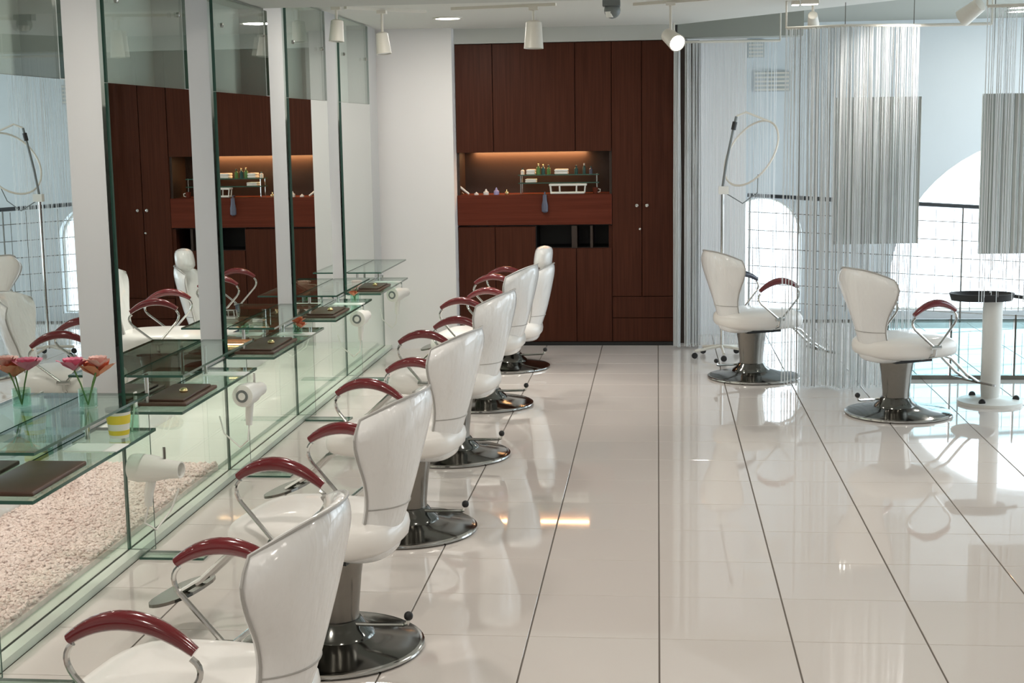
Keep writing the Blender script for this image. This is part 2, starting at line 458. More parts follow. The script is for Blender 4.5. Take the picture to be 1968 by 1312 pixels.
# ================================================================== barber chairs
def back_mesh(z0, z1, wtop, headrest=False):
    """shell back: narrow waist, winged top, wrapped forward at the sides; front is +x"""
    nu, nv = 14, 16; mb = MB(); rows = []
    def width(t):
        if t < .30: return .152 - .017 * math.sin(t / .30 * math.pi / 2)
        q = (t - .30) / .58; q = min(1, q); q = q * q * (3 - 2 * q) * .75 + q * .25
        return .135 + (wtop - .135) * q
    vs = []
    for side in (0, 1):
        for i in range(nv + 1):
            t = i / nv; w = width(t)
            if t > .86: w *= math.sqrt(max(.0, 1 - ((t - .86) / .14) ** 2 * .30))
            for j in range(nu + 1):
                u = -1 + 2 * j / nu
                z = z0 + (z1 - z0) * t
                z -= .058 * max(0, t - .5) / .5 * abs(u) ** 3
                xb = -.240 - .110 * t + .05 * (1 - t) ** 4
                x = xb + (.045 + .075 * t) * abs(u) ** 2.2
                th = .060 * (1 - abs(u) ** 5 * .75) * (1 - .55 * max(0, (t - .85) / .15) ** 2)
                x += th * .5 if side else -th * .5
                vs.append((x, u * w, z))
    K = (nv + 1) * (nu + 1); fs = []
    id_ = lambda s, i, j: s * K + i * (nu + 1) + j
    for i in range(nv):
        for j in range(nu):
            fs.append((id_(0, i, j), id_(0, i + 1, j), id_(0, i + 1, j + 1), id_(0, i, j + 1)))
            fs.append((id_(1, i, j), id_(1, i, j + 1), id_(1, i + 1, j + 1), id_(1, i + 1, j)))
    for i in range(nv):
        fs.append((id_(0, i, 0), id_(1, i, 0), id_(1, i + 1, 0), id_(0, i + 1, 0)))
        fs.append((id_(0, i, nu), id_(0, i + 1, nu), id_(1, i + 1, nu), id_(1, i, nu)))
    for j in range(nu):
        fs.append((id_(0, 0, j), id_(0, 0, j + 1), id_(1, 0, j + 1), id_(1, 0, j)))
        fs.append((id_(0, nv, j), id_(1, nv, j), id_(1, nv, j + 1), id_(0, nv, j + 1)))
    mb.add(vs, fs)
    edge = [vs[id_(0, i, 0)] for i in range(2, nv + 1)] + [vs[id_(0, nv, j)] for j in range(1, nu)] + [vs[id_(0, i, nu)] for i in range(nv, 1, -1)]
    seam = [vs[id_(0, 5, j)] for j in range(nu + 1)]
    return mb, edge, seam

def cushion(name, cx, cz, lx, ly, lz, mat, parent, p=3.2, drop=0.0):
    """superellipsoid cushion"""
    mb = MB(); nu, nv = 28, 12; vs = []
    sg = lambda a, e: math.copysign(abs(a) ** e, a)
    for i in range(nv + 1):
        ph = -math.pi / 2 + math.pi * i / nv
        for k in range(nu):
            th = 2 * math.pi * k / nu
            cph = abs(math.cos(ph)) ** .45
            x = lx * cph * sg(math.cos(th), 2 / p); y = ly * cph * sg(math.sin(th), 2 / p); z = lz * sg(math.sin(ph), .7)
            if x > .5 * lx: z -= drop * ((x / lx - .5) / .5) ** 2
            y *= 1 - .10 * max(0, -x / lx)
            vs.append((cx + x, y, cz + z))
    fs = [(i * nu + k, i * nu + (k + 1) % nu, (i + 1) * nu + (k + 1) % nu, (i + 1) * nu + k) for i in range(nv) for k in range(nu)]
    mb.add(vs, fs)
    return mb.build(name, mat, parent, True)

def arc_pts(P0, P1, P2, n):
    P0, P1, P2 = Vector(P0), Vector(P1), Vector(P2)
    return [P0 * (1 - t) ** 2 + P1 * 2 * t * (1 - t) + P2 * t * t for t in [i / n for i in range(n + 1)]]

def make_chair(label, loc, rz, group, low=0.0, tall=False, far_dark=False, arm_mats=None):
    t = thing('barber_chair', label, 'chair', loc, rz, group)
    dz = -low
    # base and column
    b = MB().lathe([(.315, 0.0), (.32, .008), (.316, .018), (.30, .024), (.20, .040), (.13, .058), (.12, .064), (.0005, .066)], 48)
    bo = b.build('base', M['base_steel'], t, True)
    MB().lathe([(.3185, .004), (.3235, .009), (.3225, .016), (.314, .021)], 48).build('rim', M['chrome'], bo, True)
    MB().lathe([(.135, .052), (.128, .066), (.104, .085), (.092, .105), (.087, .11)], 32, (-.02, 0, 0)).build('collar', M['base_steel'], t, True)
    MB().lathe([(.083, .09), (.083, .14), (.095, .26 + dz * .7), (.114, .38 + dz), (.114, .40 + dz)], 32, (-.02, 0, 0), sy=.92).build('column', M['steel'], t, True)
    lv = MB().tube([(-.07, .03, .10), (-.16, .02, .10), (-.27, .01, .105), (-.285, .01, .11), (-.29, .01, .125)], .0075, 8)
    lo = lv.build('pump_lever', M['chrome'], t, True)
    MB().ball((-.29, .01, .137), .016).build('lever_knob', M['rubber'], lo, True)
    # seat and back
    st = cushion('seat', .025, .425 + dz, .295, .255, .072, M['vinyl_seat'], t, drop=.02)
    MB().box((-.12, -.13, .335 + dz), (.14, .13, .36 + dz)).build('seat_plate', M['rubber'], t)
    zt = .78 if tall else .912
    mb, edge, seam = back_mesh(.355 + dz, zt, .21 if tall else .30)
    bk_ = mb.build('backrest', M['vinyl'], t, True)
    sub = bk_.modifiers.new('smooth', 'SUBSURF'); sub.levels = 1; sub.render_levels = 1
    MB().tube(edge, .0045, 6).build('piping', M['piping'], bk_, True)
    MB().tube(seam, .003, 5).build('seam', M['piping'], bk_, True)
    cushion('seat_back_roll', -.135, .412 + dz, .118, .160, .078, M['vinyl'], t, p=2.6)
    if tall:
        hm = MB(); n = 20
        prof = [(.02, .0), (.11, .01), (.14, .05), (.135, .11), (.09, .155), (.01, .165)]
        vs = []
        for w, z in prof:
            for k in range(n):
                a = 2 * math.pi * k / n
                vs.append((-.275 - .12 * z + .068 * math.cos(a) * min(1, w / .1), w * math.sin(a), .745 + z))
        hm.add(vs, [(i * n + k, i * n + (k + 1) % n, (i + 1) * n + (k + 1) % n, (i + 1) * n + k) for i in range(len(prof) - 1) for k in range(n)])
        h = hm.build('headrest', M['vinyl'], t, True)
        s2 = h.modifiers.new('smooth', 'SUBSURF'); s2.levels = 1; s2.render_levels = 1
    # arms: curved pad on a V of bent tube
    for si, s in enumerate((-1, 1)):
        y = s * .285
        pad = arc_pts((-.115, y, .645), (.035, y, .765), (.180, y, .660), 14)
        rs = [.011 + .0125 * math.sin(math.pi * (i + .8) / 15.6) for i in range(15)]
        am = M['arm'] if not arm_mats else M[arm_mats[si]]
        po = MB().tube(pad, rs, 10).build('arm_pad', am, t, True)
        po.scale = (1, 1, 1)
        loop = arc_pts((-.105, y, .63), (-.145, y, .605), (-.105, y, .56), 6) + [(.03, y, .45)]
        loop2 = arc_pts((.172, y, .65), (.205, y, .62), (.172, y, .575), 6) + [(.06, y, .45)]
        ao = MB().tube(loop, .0075, 8).tube(loop2, .0075, 8).build('arm_frame', M['chrome'], t, True)
        MB().tube([(.01, y, .445), (.08, y, .445)], .013, 8).tube([(.045, y, .445), (.045, y * .97, .40), (.045, y * .55, .36 + dz)], .011, 8).build('bracket', M['chrome'], ao, True)
    # footrest
    fm = MB()
    for s in (-.05, .05):
        fm.tube([(.22, s, .37 + dz), (.34, s, .33 + dz * .6), (.46, s, .22), (.55, s, .165)], .010, 8)
    fo = fm.build('footrest_arm', M['chrome'], t, True)
    pl = MB(); n = 20
    vs = [(.56 + .085 * math.cos(2 * math.pi * k / n) , .17 * math.copysign(abs(math.sin(2 * math.pi * k / n)) ** .7, math.sin(2 * math.pi * k / n)), .165 - .02 * math.cos(2 * math.pi * k / n)) for k in range(n)]
    vs += [(x, y, z - .012) for x, y, z in vs]
    pl.add(vs, [tuple(range(n)), tuple(reversed(range(n, 2 * n)))] + [(k, n + k, n + (k + 1) % n, (k + 1) % n) for k in range(n)])
    pl.build('footrest', M['steel'], t)
    return t

R = math.radians
CL = ['white winged barber chair nearest the camera, cut off by the bottom edge',
      'white winged barber chair, second from the camera in the left row',
      'white winged barber chair third from the camera in the left row',
      'white winged barber chair fourth from the camera in the left row',
      'white winged barber chair fifth from the camera in the left row',
      'white barber chair with a headrest at the far end of the left row']
for k in range(6):
    make_chair(CL[k], (-1.085 if k == 0 else -1.12, 3.18 + 1.47 * k, 0), R([175, 170, 169, 170, 170, 177][k]), 'barber chairs facing the wall mirrors', low=.13 if k == 5 else 0, tall=k == 5)
make_chair('white barber chair on the right nearest the camera, beside the string curtain', (1.465, 8.81, 0), R(27), 'barber chairs by the string curtains')
make_chair('white barber chair on the right farther back, partly behind the string curtain', (.675, 10.1, 0), R(25), 'barber chairs by the string curtains', arm_mats=('arm', 'arm_dark'))

# ================================================================== wooden cabinets
XL, XT, XE = -1.62, -.365, .135
D = .58
# upper cupboard unit
t = thing('upper_cabinet', 'dark mahogany wall cabinet with tall plain doors above the lit niche', 'cabinet', (0, YB, 1.60))
MB().box((XL, .02, 0), (XT, D, .84)).box((XL, .0205, -.021), (XT, .034, 0)).build('body', M['wood'], t)
for a, b in ((XL, -1.318), (-1.318, -.656), (-.656, XT)):
    bevel_box('door', (a + .003, 0, -.022), (b - .003, .019, .837), M['wood'], t, .002)
# niche
t = thing('niche', 'dark lit niche between the mahogany cabinets', 'niche', (0, YB, 1.235))
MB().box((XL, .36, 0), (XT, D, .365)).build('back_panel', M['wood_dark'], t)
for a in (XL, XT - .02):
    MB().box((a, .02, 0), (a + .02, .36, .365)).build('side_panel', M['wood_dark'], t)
# lower unit
t = thing('lower_cabinet', 'mahogany base cabinet with red counter front and black open slots', 'cabinet', (0, YB, 0))
body = MB()
body.box((XL, .02, .03), (-.985, D, .98)); body.box((-.985, .02, .03), (XT, D, .80)); body.box((-.985, .40, .80), (XT, D, .98)); body.box((-.392, .02, .80), (XT, .40, .98))
body.build('body', M['wood'], t)
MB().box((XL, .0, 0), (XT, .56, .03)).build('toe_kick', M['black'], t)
bevel_box('counter', (XL, -.008, .99), (XT, D, 1.235), M['wood_red'], t, .003)
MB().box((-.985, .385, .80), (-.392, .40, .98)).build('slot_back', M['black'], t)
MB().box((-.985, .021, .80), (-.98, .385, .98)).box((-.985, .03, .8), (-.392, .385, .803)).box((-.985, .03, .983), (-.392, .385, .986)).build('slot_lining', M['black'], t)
for x in (-.67, -.531):
    MB().box((x - .022 if x < -.6 else x - .01, .004, .80), (x + .022 if x < -.6 else x + .01, .30, .98)).build('divider', M['wood_dark'], t)
for a, b, zt in ((XL, -1.316, .978), (-1.316, -.985, .978), (-.985, -.655, .80), (-.655, XT, .80)):
    bevel_box('door', (a + .003, 0, .035), (b - .003, .019, zt - .004), M['wood'], t, .002)
# tall unit
t = thing('tall_cabinet', 'tall mahogany cupboard with small knobs at the right end beside the curtain', 'cabinet', (0, YB, 0))
MB().box((XT, .02, .03), (XE, D, 2.44)).build('body', M['wood'], t)
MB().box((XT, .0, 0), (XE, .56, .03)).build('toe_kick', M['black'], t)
MB().box((XE, .14, .0), (.335, .17, 2.44)).build('end_panel', M['wood_dark'], t)
for a, b, kx in ((XT, -.125, -.165), (-.125, XE, -.085)):
    d = bevel_box('door', (a + .003, 0, .405), (b - .003, .019, 2.437), M['wood'], t, .002)
    MB().lathe([(.006, 0), (.006, -.012), (.013, -.016), (.013, -.024), (.004, -.028)], 12, (kx, 0, 1.14), axis='y').build('knob', M['chrome'], d, True)
    if kx > -.1: pass
    else: MB().lathe([(.009, 0), (.009, -.006), (.003, -.008)], 12, (-.14, 0, .95), axis='y').build('lock', M['chrome'], d, True)
for z0, z1 in ((.035, .225), (.23, .40)):
    bevel_box('drawer', (XT + .003, 0, z0), (XE - .003, .019, z1), M['wood'], t, .002)
# strip light under upper cabinet
t = thing('strip_light', 'warm strip light glowing under the upper mahogany cabinet', 'lamp', (-1.05, YB + .325, 1.60))
MB().box((-.47, -.02, -.014), (.47, .02, 0)).build('housing', M['white_metal'], t)
MB().box((-.465, -.016, -.018), (.465, .016, -.014)).build('lens', M['strip'], t)
lamp('strip_lamp', 'AREA', (0, 0, -.022), 6.0, (1, .50, .22), t, shape='RECTANGLE', size=.93, size_y=.03)

# niche contents
NZ = 1.235
t = thing('glass_rack', 'small two tier glass rack standing in the niche', 'rack', (-.80, YB + .17, NZ))
for z in (.085, .15):
    MB().pane((-.33, -.08, z), (.33, .08, z + .008), 2).build('board', [M['glass_shelf'], M['glass_edge']], t)
for x in (-.31, .31):
    for y in (-.07, .07):
        MB().lathe([(.005, 0), (.005, .16)], 8, (x, y, 0)).build('post', M['chrome'], t)
def bottle(x, y, z, h, r, mat, capm, label, cat='bottle', grp='bottles in the niche'):
    t = thing('bottle', label, cat, (x, y, z), 0, grp)
    MB().lathe([(r * .95, 0), (r, .004), (r, h * .62), (r * .45, h * .74), (r * .4, h * .8)], 16).build('body', mat, t, True)
    MB().lathe([(r * .5, h * .8), (r * .5, h), (r * .4, h * 1.01)], 12).build('cap', capm, t, True)
    return t
zr = NZ + .158
for i, (x, h, r, mt, cp, lb) in enumerate([(-1.10, .05, .016, 'label_white', 'teal', 'tiny pale bottle at the left end of the glass rack'),
        (-.97, .085, .017, 'green', 'gold', 'green bottle with gold cap on the glass rack'),
        (-.93, .080, .016, 'teal', 'gold', 'dark teal bottle beside the green one on the rack'),
        (-.885, .075, .015, 'green', 'teal', 'green bottle with dark cap near the rack middle'),
        (-.66, .07, .015, 'teal', 'teal', 'plain dark teal bottle right of the stacked towels'),
        (-.595, .085, .013, 'teal', 'label_white', 'slim dark bottle with pale cap on the rack right'),
        (-.54, .06, .015, 'slate', 'teal', 'short slate bottle near the right end of rack')]):
    bottle(x, YB + .17, zr, h, r, M[mt], M[cp], lb)
for x, w, z, lb in ((-1.03, .07, zr, 'small folded white towel on the rack left'), (-.78, .11, zr, 'wide folded white towel on the rack middle'), (-1.03, .09, NZ + .093, 'folded white towel on the lower rack tier')):
    t = thing('folded_towel', lb, 'towel', (x, YB + .17, z), 0, 'towels on the niche rack')
    hh = .042 if z == zr else .03
    for q in range(2):
        o = bevel_box('fold', (-w / 2, -.06, hh / 2 * q), (w / 2, .06, hh / 2 * (q + 1) - .001), M['label_white'], t, .006, 2, True)
# white wire basket
t = thing('wire_basket', 'white wire basket lying under the niche rack at the front', 'basket', (-.72, YB + .05, NZ))
MB().tube([(-.15, -.04, .075), (.15, -.04, .075), (.15, .04, .075), (-.15, .04, .075)], .008, 6, closed=True).build('top_rim', M['white_plastic'], t)
MB().tube([(-.14, -.035, .010), (.13, -.035, .010), (.13, .035, .010), (-.14, .035, .010)], .008, 6, closed=True).build('bottom_rim', M['white_plastic'], t)
for x in (-.145, -.07, .07, .14):
    for y in (-.037, .037):
        MB().tube([(x, y, .075), (x * .95, y, .010)], .005, 5).build('wire', M['white_plastic'], t)
t = thing('small_cup', 'small reddish cup at the right end of the niche', 'cup', (-.50, YB + .06, NZ))
MB().lathe([(.018, 0), (.024, .05), (.021, .05), (.016, .006)], 16).build('body', M['wood_red'], t, True)
MB().tube([(.02, 0, .04), (.04, 0, .035), (.038, 0, .015), (.019, 0, .012)], .004, 6).build('handle', M['label_white'], t, True)
for x, h, r, mt, lb in ((-1.47, .022, .018, 'label_white', 'low cream jar on the counter left of the niche'), (-1.39, .042, .022, 'label_white', 'cream pump jar on the counter in the niche'),
                        (-1.305, .052, .022, 'violet', 'pale violet jar on the counter in the niche'), (-1.22, .038, .018, 'gold', 'small tan jar on the counter nearest the rack')):
    t = thing('jar', lb, 'jar', (x, YB + .05, NZ), 0, 'jars on the counter')
    MB().lathe([(r, 0), (r * 1.05, .003), (r, h * .6), (r * .6, h * .68)], 16).build('body', M[mt], t, True)
    MB().lathe([(r * .55, h * .66), (r * .4, h * .9), (r * .12, h * 1.15)], 12).build('lid', M[mt], t, True)
t = thing('hair_iron', 'white hair iron leaning at the left end of the niche', 'hair iron', (-1.56, YB + .05, NZ))
MB().tube([(-.045, .02, .065), (.03, 0, .008)], [.010, .008], 8).build('body', M['white_plastic'], t, True)
MB().tube([(-.047, .03, .07), (-.05, .07, .03), (-.03, .12, .006)], .003, 6).build('cord', M['white_plastic'], t, True)
t = thing('clipper', 'slate blue hair clipper hanging over the red counter front', 'clipper', (-.905, YB - .03, 1.09))
MB().lathe([(.012, 0), (.026, .01), (.026, .06), (.018, .10), (.016, .145)], 14, sy=.7).build('body', M['slate'], t, True)
MB().tube([(0, 0, .14), (0, 0, .16), (0, .03, .163), (0, .06, .155)], .006, 6).build('hook', M['slate'], t, True)

# ================================================================== things on the glass shelves
SZ = .6245
tray_lab = ['first', 'second', 'third', 'fourth', 'fifth']
def tray(k, y, yl, lab, plain=False):
    t = thing('leather_tray', lab, 'tray', (-2.075, y, SZ), 0, 'brown leather trays on the glass shelves')
    bevel_box('body', (-.105, -yl / 2, 0), (.105, yl / 2, .016), M['leather'], t, .005, 2, True)
    if not plain:
        bevel_box('flap', (-.085, -yl / 2 + .03, .016), (.085, yl / 2 - .03, .026), M['leather'], t, .004, 2, True)
        MB().ball((.03, -.02, .033), .019, sz=.7).build('clasp', M['gold'], t, True)
tray(0, 4.47, .44, 'plain flat brown leather tray on the nearest glass shelf at the left edge', True)
tray(1, 5.97, .44, 'brown leather case with gold clasp on the second visible glass shelf')
tray(2, 7.40, .50, 'brown leather case with gold clasp on the third visible glass shelf')
tray(3, 8.80, .42, 'brown leather case with gold clasp on the fourth visible glass shelf')
tray(4, 10.25, .42, 'brown leather case with gold clasp on the farthest glass shelf')
for y, w, lb in ((4.96, .13, 'white card on the nearest glass shelf beside the brown tray'), (6.57, .10, 'white card behind the gold clasped case on the second glass shelf'),
                 (7.92, .10, 'white card at the far end of the third glass shelf'), (9.33, .10, 'white card at the far end of the fourth glass shelf'), (10.72, .10, 'white card on the farthest glass shelf')):
    t = MB().box((-.10, -w / 2, 0), (.10, w / 2, .003)).build('card', M['paper'], None, loc=(-2.045, y, SZ)); tag(t, lb, 'card', 'cards on the glass shelves')
def vase(x, y, z, mats, lb, s=1.0):
    t = thing('flower_vase', lb, 'vase', (x, y, z), 0, 'flowers on the glass shelves')
    MB().lathe([(.03 * s, 0), (.034 * s, .004), (.034 * s, .07 * s), (.031 * s, .07 * s), (.031 * s, .008)], 18).build('glass', [M['glass_shelf']], t, True)
    for i, (mt, dx, dy, dzz, r) in enumerate(mats):
        fl = MB()
        for q in range(16):                              # cupped petals round the centre
            a = q * 2.4; ring = 1 + q // 6; tilt = .60 + .30 * (3 - ring)
            L_ = r * (.7 + .30 * ring) * s; wd = r * .55 * s
            c0 = Vector((dx * s, dy * s, (dzz - .01) * s)); out = Vector((math.cos(a), math.sin(a), 0)); sd = Vector((-math.sin(a), math.cos(a), 0)); upv = Vector((0, 0, 1))
            pv = []
            for f_, w_, h_ in ((0, .25, 0), (.45, 1, .45), (.8, .95, .85), (1, .35, .95)):
                for g in (-1, 0, 1):
                    pv.append(c0 + out * (L_ * f_ * math.cos(tilt)) + sd * (wd * w_ * g) + upv * (L_ * h_ * math.sin(tilt) + .12 * wd * g * g))
            fl.add(pv, [(3 * i + j, 3 * i + j + 1, 3 * i + j + 4, 3 * i + j + 3) for i in range(3) for j in range(2)])
        f = fl.build('blossom', M[mt], t, True)
        MB().tube([(0, 0, .01), (dx * s * .5, dy * s * .5, dzz * s * .6), (dx * s, dy * s, dzz * s)], .003, 5).build('stem', M['green'], f)
vase(-2.07, 4.97, .773, [('pink', -.04, -.02, .15, .045), ('orange', .03, .02, .12, .06), ('palepink', .05, -.01, .16, .04)], 'pink and orange flowers in a glass vase on the nearest shelf')
vase(-2.04, 7.93, SZ + .003, [('orange', 0, 0, .075, .05), ('orange', .03, -.02, .05, .04)], 'small orange flowers on the third visible glass shelf', .8)
vase(-2.03, 9.45, SZ, [('palepink', .02, 0, .12, .05), ('palepink', -.02, .03, .09, .05), ('orange', 0, -.04, .06, .035)], 'pale pink flowers on the fourth visible glass shelf', .9)
t = thing('labelled_tub', 'yellow and white tub on the nearest glass shelf', 'tub', (-2.03, 5.15, SZ))
MB().lathe([(.036, 0), (.045, .09), (.047, .10)], 20).build('body', M['label_white'], t, True)
MB().lathe([(.0375, .012), (.0400, .03)], 20).build('lower_band', M['yellow'], t, True)
MB().lathe([(.0425, .055), (.0458, .088)], 20).build('upper_band', M['yellow'], t, True)
MB().lathe([(.048, .10), (.048, .112), (.02, .115)], 20).build('lid', M['teal'], t, True)
t = thing('comb', 'white tail comb standing in a glass on the nearest shelf', 'comb', (-2.02, 5.255, SZ))
MB().tube([(0, 0, .003), (.012, .02, .12)], .004, 6).build('tail', M['white_plastic'], t)
MB().box((.009, .01, .09), (.015, .035, .15)).build('teeth', M['white_plastic'], t)
MB().lathe([(.028, 0), (.03, .004), (.03, .10), (.027, .10), (.026, .006)], 16).build('glass_holder', M['glass_shelf'], t, True)

def dryer(loc, rz, lab):
    t = thing('hair_dryer', lab, 'hair dryer', loc, rz, 'white hair dryers hung under the shelves')
    # barrel along local -y (rear ring towards -y)
    MB().lathe([(.030, -.085), (.052, -.08), (.056, -.05), (.050, .02), (.036, .08), (.032, .13), (.028, .13), (.028, .10)], 24, axis='y').build('barrel', M['white_plastic'], t, True)
    MB().lathe([(.030, -.088), (.030, -.082)], 20, axis='y').build('air_grille', M['grey_box'], t, True)
    MB().lathe([(.018, -.090), (.018, -.086)], 16, axis='y').build('grille_hub', M['white_plastic'], t, True)
    MB().tube([(0, .0, -.04), (0, -.015, -.10), (0, -.02, -.15)], [.02, .018, .015], 10).build('handle', M['white_plastic'], t, True)
    MB().tube([(0, -.02, -.15), (.0, -.04, -.22), (-.05, -.02, -.26), (-.14, .0, -.20), (-.17, .02, -.12)], .004, 6).build('cord', M['white_plastic'], t, True)
    MB().tube([(0, .06, .0), (0, .06, .055), (0, .06, .085)], .006, 6).build('hook', M['chrome'], t, True)
dryer((-1.93, 6.55, .535), R(-8), 'white hair dryer with round grille below the second visible glass shelf')
dryer((-1.95, 9.25, .545), R(-6), 'white hair dryer with round grille below the fourth visible glass shelf')
dryer((-1.95, 10.62, .545), R(-20), 'white hair dryer below the farthest glass shelf')
dryer((-1.95, 5.25, .48), R(-100), 'white hair dryer turned sideways below the nearest glass shelf')

# ================================================================== ceiling fittings
def downlight(x, y, z, lab, power=LAMP_W, r=.075, grp='round downlights'):
    t = thing('downlight', lab, 'downlight', (x, y, z), 0, grp)
    MB().lathe([(r + .018, -.008), (r + .018, 0), (r, 0), (r, -.008), (r + .018, -.008)], 28, caps=False).build('trim_ring', M['white_metal'], t, True)
    MB().lathe([(r - .001, -.006), (r - .001, -.001)], 28).build('lens', M['lens'], t, True)
    lamp('downlight_lamp', 'AREA', (0, 0, -.012), power, LAMP_COL, t, shape='DISK', size=r * 1.8)
downlight(-1.50, 10.45, CZ, 'bright round downlight in the ceiling in front of the white wall', r=.088)
dl = [(-1.5, 8.6), (-1.4, 5.6), (-1.4, 3.4), (-1.4, 1.2), (.3, 7.0), (.3, 4.6), (.3, 2.2), (.3, -.4), (2.3, 6.4), (2.3, 4.0), (2.3, 1.4), (-1.4, -1)]  # unseen downlights added to brighten the room
for i, (x, y) in enumerate(dl):
    downlight(x, y, CZ if y > 8.05 else CN, 'unseen round ceiling downlight added to light the salon', power=LAMP_W * (.6 if x > -1 else 1.0), grp='added unseen downlights above and behind the camera')

def spot(x, y, z, aim, lab, power=0, lit=False, s=1.0, drop=.10):
    """track spot: ceiling canopy, stem, can pointing at aim"""
    t = thing('spotlight', lab, 'spotlight', (x, y, z), 0, 'ceiling spotlights')
    MB().box((-.03, -.03, -.02), (.03, .03, 0)).build('canopy', M['white_metal'], t)
    MB().tube([(0, 0, -.02), (0, 0, -drop)], .009, 8).build('stem', M['white_metal'], t)
    d = (Vector(aim) - Vector((x, y, z - drop))).normalized()
    q = Vector((0, 0, -1)).rotation_difference(d)
    can = MB().lathe([(.03 * s, .055 * s), (.045 * s, .045 * s), (.050 * s, -.03 * s), (.056 * s, -.10 * s), (.050 * s, -.10 * s), (.046 * s, -.07 * s)], 24).build('can', M['white_metal'], t, True)
    can.rotation_mode = 'QUATERNION'; can.rotation_quaternion = q; can.location = (0, 0, -drop - .03)
    MB().lathe([(.046 * s, -.096 * s), (.046 * s, -.092 * s)], 24).build('lens', M['lens'] if lit else M['chrome'], can, True)
    if power:
        l = lamp('spot_lamp', 'SPOT', (0, 0, -.11 * s), power, LAMP_COL, can, spot_size=R(75), spot_blend=.6, shadow_soft_size=.04)
    return t
spot(-1.80, 9.5, CZ - .018, (-1.55, 9.3, 0), 'white bell spotlight hanging before the white wall right of the mirrors', 40, s=.9, drop=.16)
spot(-2.07, 9.35, CZ, (-2.2, 9.2, 0), 'white bell spotlight hanging over the mirror edge', 0, s=.9, drop=.10)
spot(-.80, 9.5, CZ - .018, (-.85, 9.45, 0), 'white spotlight hanging before the wooden cabinets', 60, s=1.15, drop=.12)
spot(.085, 9.4, CZ - .018, (1.0, 7.6, 1.45), 'lit white spotlight tilted to the right above the cabinet edge', 60, lit=True, s=1.0, drop=.19)
spot(1.95, 9.3, CZ, (1.5, 9.72, 2.1), 'white spotlight at the upper right before the curtain', 60, s=1.0, drop=.08)
spot(1.03, 9.9, CZ, (1.3, 11.5, 1.5), 'small white spotlight above the curtain rail', 0, s=.7, drop=.07)
# tracks
for x0, y0, x1, y1, lb in ((-2.0, 9.3, -1.55, 9.75, 'short slanting white light track beside the mirror wall'), (-1.35, 9.6, -.65, 9.45, 'white light track before the wooden cabinets'), (-.15, 9.6, .6, 9.2, 'white light track above the lit spotlight')):
    m = MB(); d = Vector((x1 - x0, y1 - y0, 0)).normalized(); n = Vector((-d.y, d.x, 0)) * .016
    pts = [(x0 - n.x, y0 - n.y), (x1 - n.x, y1 - n.y), (x1 + n.x, y1 + n.y), (x0 + n.x, y0 + n.y)]
    o = prism(pts, CZ - .018, CZ).build('light_track', M['white_metal']); tag(o, lb, 'light track', 'light tracks')
t = thing('ceiling_camera', 'dark grey camera unit on the ceiling before the cabinets', 'camera', (-.285, 9.2, CZ))
MB().box((-.055, -.05, -.05), (.055, .05, 0)).build('mount', M['grey_box'], t)
MB().ball((.005, 0, -.075), .052, n=18).build('dome', M['grey_box'], t, True)
MB().lathe([(.022, -.12), (.03, -.085)], 16, (-.01, -.02, 0)).build('lens', M['white_plastic'], t, True)
for x, y, w, lb in ((.90, 9.75, .05, 'small square lit ceiling lamp right of the centre'), (.99, 9.72, .11, 'long lit ceiling lamp right of the centre')):
    t = thing('ceiling_lamp', lb, 'lamp', (x, y, CZ)); MB().box((-w / 2, -.03, -.025), (w / 2, .03, 0)).build('housing', M['white_metal'], t)
    MB().box((-w / 2 + .004, -.026, -.028), (w / 2 - .004, .026, -.025)).build('lens', M['lens'], t)
for x, y, lb in ((2.95, 12.42, 'round lamp in the raised ceiling near the large arch'), (2.86, 12.02, 'round lamp in the raised ceiling above the right curtain'), (1.0, 11.9, 'round lamp in the raised ceiling near the small arch')):
    downlight(x, y, 2.66, lb, 2.5, grp='lamps in the raised ceiling')

# ================================================================== string curtains
def strands(pts_fn, n, z0, z1, r, parent, name='strands', mats=('thread',), clump=.004, bottom_jit=.03):
    mb = MB()
    for i in range(n):
        u = (i + rnd.uniform(-.45, .45)) / n
        x, y = pts_fn(u)
        x += rnd.gauss(0, clump); y += rnd.gauss(0, clump * 2)
        k = rnd.randrange(len(mats)); rr = r * rnd.uniform(.7, 1.5)
        zb = z0 + rnd.uniform(0, bottom_jit); dx = rnd.gauss(0, .006); dy = rnd.gauss(0, .006)
        p = [(x, y, z1), (x + dx, y + dy, (z0 + z1) / 2), (x + dx * .6, y + dy * .6, zb)]
        mb.tube(p, rr, 4, k, caps=False)
    o = mb.build(name, [M[m] for m in mats], parent); o['kind'] = 'stuff'
    return o
def path(P):
    P = [Vector((a, b)) for a, b in P]; L = [0]
    for a, b in zip(P, P[1:]): L.append(L[-1] + (b - a).length)
    def f(u):
        s = max(0, min(.9999, u)) * L[-1]
        for i in range(len(P) - 1):
            if s <= L[i + 1]:
                k = (s - L[i]) / (L[i + 1] - L[i]); q = P[i] * (1 - k) + P[i + 1] * k
                return q.x, q.y
        return P[-1].x, P[-1].y
    return f
def rail(P, z, parent, w=.010, h=.03):
    MB().tube([(x, y, z) for x, y in P], w, 6).build('rail', M['white_metal'], parent)
    for x, y in (P[0], P[-1]):
        MB().tube([(x, y, z), (x, y, CZ if y < 9.3 and x < 1.5 else 2.66)], .006, 6).build('hanger', M['white_metal'], parent)
